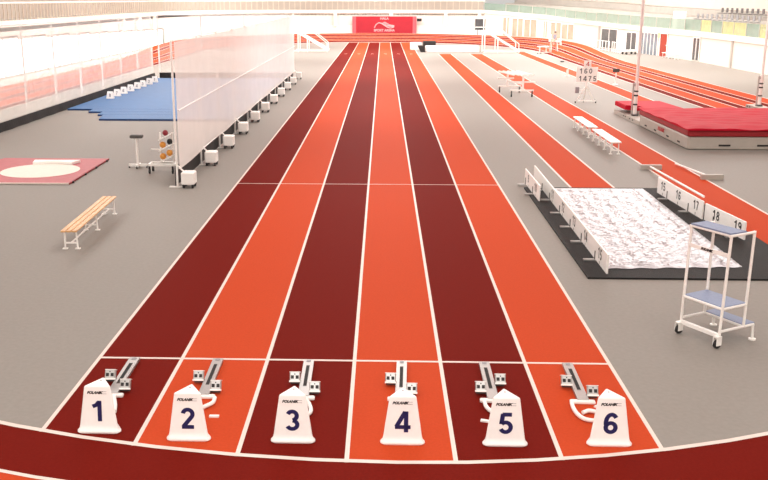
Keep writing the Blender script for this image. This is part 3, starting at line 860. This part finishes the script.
# ------------------------------------------------------------------ scoreboard stand, small stand
t = thing('score_stand', 'white scoreboard on triangular stand reading 160 and 1475', 'scoreboard', (10.45, 46.4, 0))
MB().box(-.52, .50, -.03, .03, 1.03, 1.76).build('board', M['white'], t)
MB().box(-.17, .16, -.03, .03, 1.77, 2.08).build('top_card', M['white'], t)
figures('4', .22, (0, -.033, 1.92), (1,0,0), (0,0,1), M['redprint'], 'figures', t, .14, 1.1)
figures('160', .25, (-.08, -.033, 1.575), (1,0,0), (0,0,1), M['boardprint'], 'figures', t, .15, 1.05, .3)
figures('1475', .25, (.02, -.033, 1.21), (1,0,0), (0,0,1), M['boardprint'], 'figures', t, .15, 1.05, .3)
mb = MB()
for s in (-1, 1): mb.bar((s*.42, -.0, .12), (s*.04, 0, .80), .045)
mb.bar((0, .45, .12), (0, .02, .80), .045); mb.build('legs', M['white'], t)
MB().bar((0,0,.75), (0,0,1.05), .06).build('mast', M['white'], t)
MB().bar((-.5, 0, .11), (.5, 0, .11), .05).build('base_bar', M['white'], t)
for x, y in ((-.5, 0), (.5, 0), (0, .45)): MB().cyl((x-.02,y,.05), (x+.02,y,.05), .05, 10).build('wheel', M['rubber'], t)
MB().box(-.54, -.36, -.1, .05, .50, .80).build('control_box', M['greyprint'], t); MB().bar((-.42, -.02, .66), (-.10, 0, .66), .03).build('box_arm', M['white'], t)

t = thing('clock_stand', 'small dark display on thin white post beside the orange runway', 'stand', (14.42, 56.8, 0))
MB().cyl((0,0,0), (0,0,.03), .17, 14).build('base', M['white'], t); MB().tube([(0,0,.03), (0,0,.72)], .035, 8).build('post', M['white'], t)
MB().rbox(-.2, .2, -.06, .06, .72, .96, .03).build('display', M['darkmetal'], t)
t = thing('distance_post', 'short white post at the edge of the orange runway behind the scoreboard', 'post', (12.75, 63.1, 0))
MB().cyl((0,0,0), (0,0,.03), .16, 12).build('base', M['white'], t); MB().box(-.07, .07, -.04, .04, .03, .42).build('post', M['white'], t)

# ------------------------------------------------------------------ wheeled equipment frame
t = thing('equipment_trolley', 'white wheeled equipment frame with open top shelf straddling a runway line', 'trolley', (7.72, 49.3, 0))
for nm, y, x0, x1 in (('front_foot', 0, -.62, .62), ('rear_foot', 2.4, -.95, .30)):
    q = MB().bar((x0, y, .34), (x1, y, .34), .08).build(nm, M['white'], t)
    for x in (x0+.08, x1-.08):
        MB().box(x-.03, x+.03, y-.05, y+.05, .1, .32).build('caster_fork', M['darkmetal'], q); MB().cyl((x-.03,y,.08), (x+.03,y,.08), .08, 12).build('wheel', M['rubber'], q)
MB().bar((.05, 0, .34), (.05, 0, 1.12), .09).build('front_post', M['white'], t)
MB().bar((-.45, 2.4, .34), (-.45, 2.4, 1.12), .09).build('rear_post', M['white'], t)
MB().bar((-.4, 0, .78), (.68, 0, .78), .07).build('front_arm', M['white'], t)
MB().bar((-1.0, 2.4, .78), (-.1, 2.4, .78), .07).build('rear_arm', M['white'], t)
MB().bar((.05, 0, .66), (-.45, 2.4, .66), .06).build('beam', M['white'], t)
mb = MB()
for dx in (-.45, -.2, .05, .3, .55): mb.bar((dx, -.1, 1.15), (dx-.5, 2.5, 1.15), .07)
mb.build('top_shelf', M['white'], t)

# ------------------------------------------------------------------ far judge stairs
def stair(label, x0, x1, y, ztop, posts):
    t = thing('judge_stair', label, 'stair', (x0, y, 0), 0, 'white judge stairs at the far end')
    L = x1-x0
    for dy, nm in ((0, 'stringer'), (2.2, 'stringer')):
        MB().bar((.1, dy, ztop), (L, dy, .15), .10, .16).build(nm, M['white'], t)
        MB().bar((1.3, dy, ztop+.35), (L-.1, dy, .85), .06).build('handrail', M['white'], t)
        MB().bar((L-.1, dy, 0), (L-.1, dy, .85), .07).build('newel', M['white'], t)
        MB().bar((0, dy, .12), (L, dy, .12), .12).build('ground_beam', M['white'], t)
        for px in posts: MB().bar((px, dy, .0), (px, dy, ztop*(1-max(px-.1, 0)/L)), .10).build('post', M['white'], t)
    for k in range(7):
        f = (k+.5)/7; x = .1 + (L-.2)*f; z = ztop + (.15-ztop)*f
        MB().box(x-.14, x+.14, 0, 2.2, z, z+.05).build('tread', M['chairgrey'] if k % 2 else M['white'], t)
stair('white stepped judge stand at the far end beside the tall screen', -8.2, -4.9, 91, 2.0, (.4, 1.3))
stair('white stepped judge stand at the far end beside the long white mat', 10.0, 13.4, 90, 2.05, (.05, 1.3))
# far mats
tag(MB().rbox(4.55, 9.7, 91.2, 93.2, 0, .55, .08).build('crash_mat', M['white']), 'long white crash mat lying across the far end of the runways', 'mat')
tag(MB().loft([[(4.05, 91.0, 0), (4.5, 91.0, 0), (4.5, 92.4, 0), (4.05, 92.4, 0)], [(3.75, 91.0, .6), (4.3, 91.0, .6), (4.3, 92.4, .6), (3.75, 92.4, .6)]]).build('crash_mat', M['rubber']), 'dark wedge-shaped mat at the end of the outer orange lane', 'mat')
tag(MB().rbox(3.15, 4.3, 95, 96.4, 0, .72, .06).build('crash_mat', M['white']), 'short white crash mat behind the dark wedge at the outer lane', 'mat')
tag(MB().rbox(4.4, 5.65, 94.0, 95.0, 0, .92, .04).build('equipment_box', M['rubber']), 'dark box standing behind the long white crash mat', 'box')

# ------------------------------------------------------------------ banner
t = thing('banner', 'red banner with pale wave emblem on the far wall', 'banner', (.55, 119.0, 0))
MB().box(-4.0, 4.0, -.12, 0, .45, 2.86).build('cloth', M['banner'], t)
for s in (-1, 1): MB().box(s*3.78-.24, s*3.78+.24, -.16, -.02, .45, 2.86).build('end_post', M['bannerpost'], t)
wave = [(-1.25, 1.45), (-1.05, 1.85), (-.7, 2.08), (-.35, 2.0), (.1, 1.7), (.45, 1.5), (.8, 1.42), (1.2, 1.55), (1.3, 1.75), (.9, 1.9), (.5, 2.0), (.1, 2.15), (-.3, 2.25)]
mb = MB()
mb.tube([(x, -.14, z) for x, z in wave[:8]], .07, 6)
for dz in (0, .12, .24, .36): mb.tube([(-.35+dz, -.14, 2.05+dz*.4), (.3+dz, -.14, 1.68+dz*.45), (1.25, -.14, 1.55+dz*.5)], .04, 6)
mb.build('emblem', M['pinkprint'], t)
text('HALA', .42, (0, -.13, 2.58), (1,0,0), (0,0,1), M['pinkprint'], 'lettering', t, bold=.012)
text('SPORT ARENA', .40, (0, -.13, 1.14), (1,0,0), (0,0,1), M['pinkprint'], 'lettering', t, bold=.014)
tag(MB().box(4.62, 5.2, 118.7, 118.95, 2.25, 2.6).build('wall_speaker', M['rubber']), 'small dark wall box next to the red banner', 'box')

# ------------------------------------------------------------------ far side: high chair with judge, table, barrier, bench
t = thing('judge_chair', 'tall white judge chair on thin legs beside the oval track', 'chair', (16.7, 90.6, 0))
for x, y in ((-.25,-.3), (.25,-.3), (-.25,.3), (.25,.3)): MB().bar((x*1.3, y*1.3, 0), (x, y, 1.05), .06).build('leg', M['white'], t)
MB().box(-.45, .65, -.4, .4, 1.02, 1.12).build('platform', M['white'], t)
MB().box(-.45, -.35, -.4, .4, 1.1, 1.75).build('side_panel', M['white'], t); MB().box(.55, .65, -.4, .4, .75, 1.35).build('side_panel', M['white'], t)
# seated person: one skinned body on the platform edge
def person(label, loc, rz):
    J = {'pel': (0,0,.10), 'sp': (0,.02,.35), 'ch': (0,.0,.52), 'nk': (0,-.02,.63), 'hd': (0,-.03,.72), 'top': (0,-.03,.84),
         'sl': (-.18,0,.55), 'el': (-.24,-.10,.32), 'hl': (-.14,-.28,.22), 'sr': (.18,0,.55), 'er': (.24,-.10,.32), 'hr': (.14,-.28,.22),
         'kl': (-.12,-.42,.10), 'al': (-.12,-.46,-.30), 'tl': (-.12,-.60,-.34), 'kr': (.12,-.42,.10), 'ar': (.12,-.46,-.30), 'tr': (.12,-.60,-.34),
         'pl': (-.1,-.02,.09), 'pr': (.1,-.02,.09)}
    E = [('pel','sp'),('sp','ch'),('ch','nk'),('nk','hd'),('hd','top'),('ch','sl'),('sl','el'),('el','hl'),('ch','sr'),('sr','er'),('er','hr'),
         ('pel','pl'),('pl','kl'),('kl','al'),('al','tl'),('pel','pr'),('pr','kr'),('kr','ar'),('ar','tr')]
    R = dict(pel=.13, sp=.13, ch=.14, nk=.055, hd=.09, top=.07, sl=.06, el=.045, hl=.035, sr=.06, er=.045, hr=.035, pl=.09, kl=.06, al=.045, tl=.035, pr=.09, kr=.06, ar=.045, tr=.035)
    ks = list(J); me = bpy.data.meshes.new('person'); me.from_pydata([J[k] for k in ks], [(ks.index(a), ks.index(b)) for a, b in E], [])
    o = bpy.data.objects.new('person', me); COL.objects.link(o)
    md = o.modifiers.new('skin', 'SKIN'); o.modifiers.new('sub', 'SUBSURF').levels = 1
    o.modifiers['sub'].render_levels = 1
    for i, k in enumerate(ks):
        sv = me.skin_vertices[0].data[i]; sv.radius = (R[k], R[k]); sv.use_root = (k == 'pel')
    me.materials.append(M['skin'])
    dg = bpy.context.evaluated_depsgraph_get(); dg.update()
    m2 = bpy.data.meshes.new_from_object(o.evaluated_get(dg)); bpy.data.objects.remove(o)
    m2.materials.clear(); m2.materials.append(M['skin'])
    o = bpy.data.objects.new('person', m2); COL.objects.link(o)
    o.location = loc; o.rotation_euler = (0,0,rz)
    tag(o, label, 'person')
    MB().ball((0, .005, .80), .115, 10, (.95, 1.0, .85)).build('hair', M['hair'], o, True)
    MB().loft([[(.17*math.cos(a), .13*math.sin(a), z) for a in [2*PI*k/12 for k in range(12)]] if z < .5 else [(.2*math.cos(a), .11*math.sin(a), z) for a in [2*PI*k/12 for k in range(12)]] for z in (.06, .3, .52, .60)]).build('shirt', M['shirt'], o, True)
person('dark-haired person in grey-blue top sitting on the tall white judge chair', (16.72, 90.32, 1.125), -.6)

t = thing('equipment_table', 'low white table on dark casters near the far bend', 'table', (15.4, 88.9, 0))
MB().box(-.5, .5, -.35, .35, .62, .70).build('tabletop', M['white'], t)
for x in (-.3, .3): MB().bar((x,0,.15), (x,0,.62), .09).build('leg', M['white'], t)
MB().bar((-.55,0,.13), (.55,0,.13), .07).build('base', M['white'], t)
for x in (-.5, -.2, .2, .5): MB().cyl((x-.03,0,.05), (x+.03,0,.05), .05, 8).build('caster', M['rubber'], t)
def barrier(label, pts):
    t = thing('crowd_barrier', label, 'barrier', (pts[0][0], pts[0][1], 0), 0, 'white crowd barriers by the far bend')
    x0, y0 = pts[0]
    q = [Vector((x-x0, y-y0, 0)) for x, y in pts]
    for z in (.95, .1): MB().bar(q[0]+Vector((0,0,z)), q[1]+Vector((0,0,z)), .05).build('rail', M['white'], t)
    for k in range(6):
        p = q[0].lerp(q[1], k/5); MB().bar(p, p+Vector((0,0,1.0)), .07).build('upright', M['white'], t)
barrier('white barrier nearest the glazed entrance, in front of the dark window', ((22.7, 88.6), (22.6, 92.2)))
barrier('white barrier farther along, in front of the wide dark window', ((22.5, 93.0), (21.9, 97.4)))
t = thing('equipment_cart', 'low white cart with dark wheels in front of the glazed entrance', 'cart', (23.3, 88.3, 0), .4)
MB().box(-.75, .75, -.35, .35, .25, .40).build('deck', M['white'], t)
MB().bar((.7, 0, .38), (.85, 0, .95), .06).build('handle', M['white'], t)
for x in (-.55, .45):
    for y in (-.28, .28): MB().cyl((x,y-.03,.11), (x,y+.03,.11), .11, 12).build('wheel', M['darkmetal'], t)
bench('low pale bench against the plain wall beside the orange door', M['fascia'], 25.15, 81.9, 3.0, .4, .45, .09, None, 2, 3, .15)
tag(MB().rbox(-.14, .14, -.12, .12, 0, .1, .02).build('floor_weight', M['darkmetal']), 'small dark weight on the grey floor between runway and oval track', 'weight').location = (15.0, 77.0, 0)

# ------------------------------------------------------------------ light
w = bpy.data.worlds.new('world'); SC.world = w; w.use_nodes = True
w.node_tree.nodes['Background'].inputs['Color'].default_value = lin((255, 250, 244))
w.node_tree.nodes['Background'].inputs['Strength'].default_value = 0.6
def lamp(x, y, sx, sy, e, col=(1, .98, .95)):
    l = bpy.data.lights.new('unseen_overhead_light', 'AREA'); l.shape = 'RECTANGLE'; l.size = sx; l.size_y = sy; l.energy = e; l.color = col
    o = bpy.data.objects.new('unseen_overhead_light', l); COL.objects.link(o); o.location = (x, y, 10.8)
for yy, e in ((-7, 1400), (8, 650), (24, 850), (44, 1350), (66, 2200), (88, 3000), (110, 2700)):  # first row, behind the camera, added to brighten the lane marker fronts
    for x in (-16, 0, 16): lamp(x, yy, 9, 12, e)
for yy in (60, 80, 100): lamp(24, yy, 4, 14, 1500)  # extra unseen lights added to brighten the right corridor floor and gallery

vs_ = SC.view_settings
vs_.view_transform = 'Standard'; vs_.look = 'None'; vs_.gamma = 1; vs_.exposure = 0.12; vs_.use_curve_mapping = False
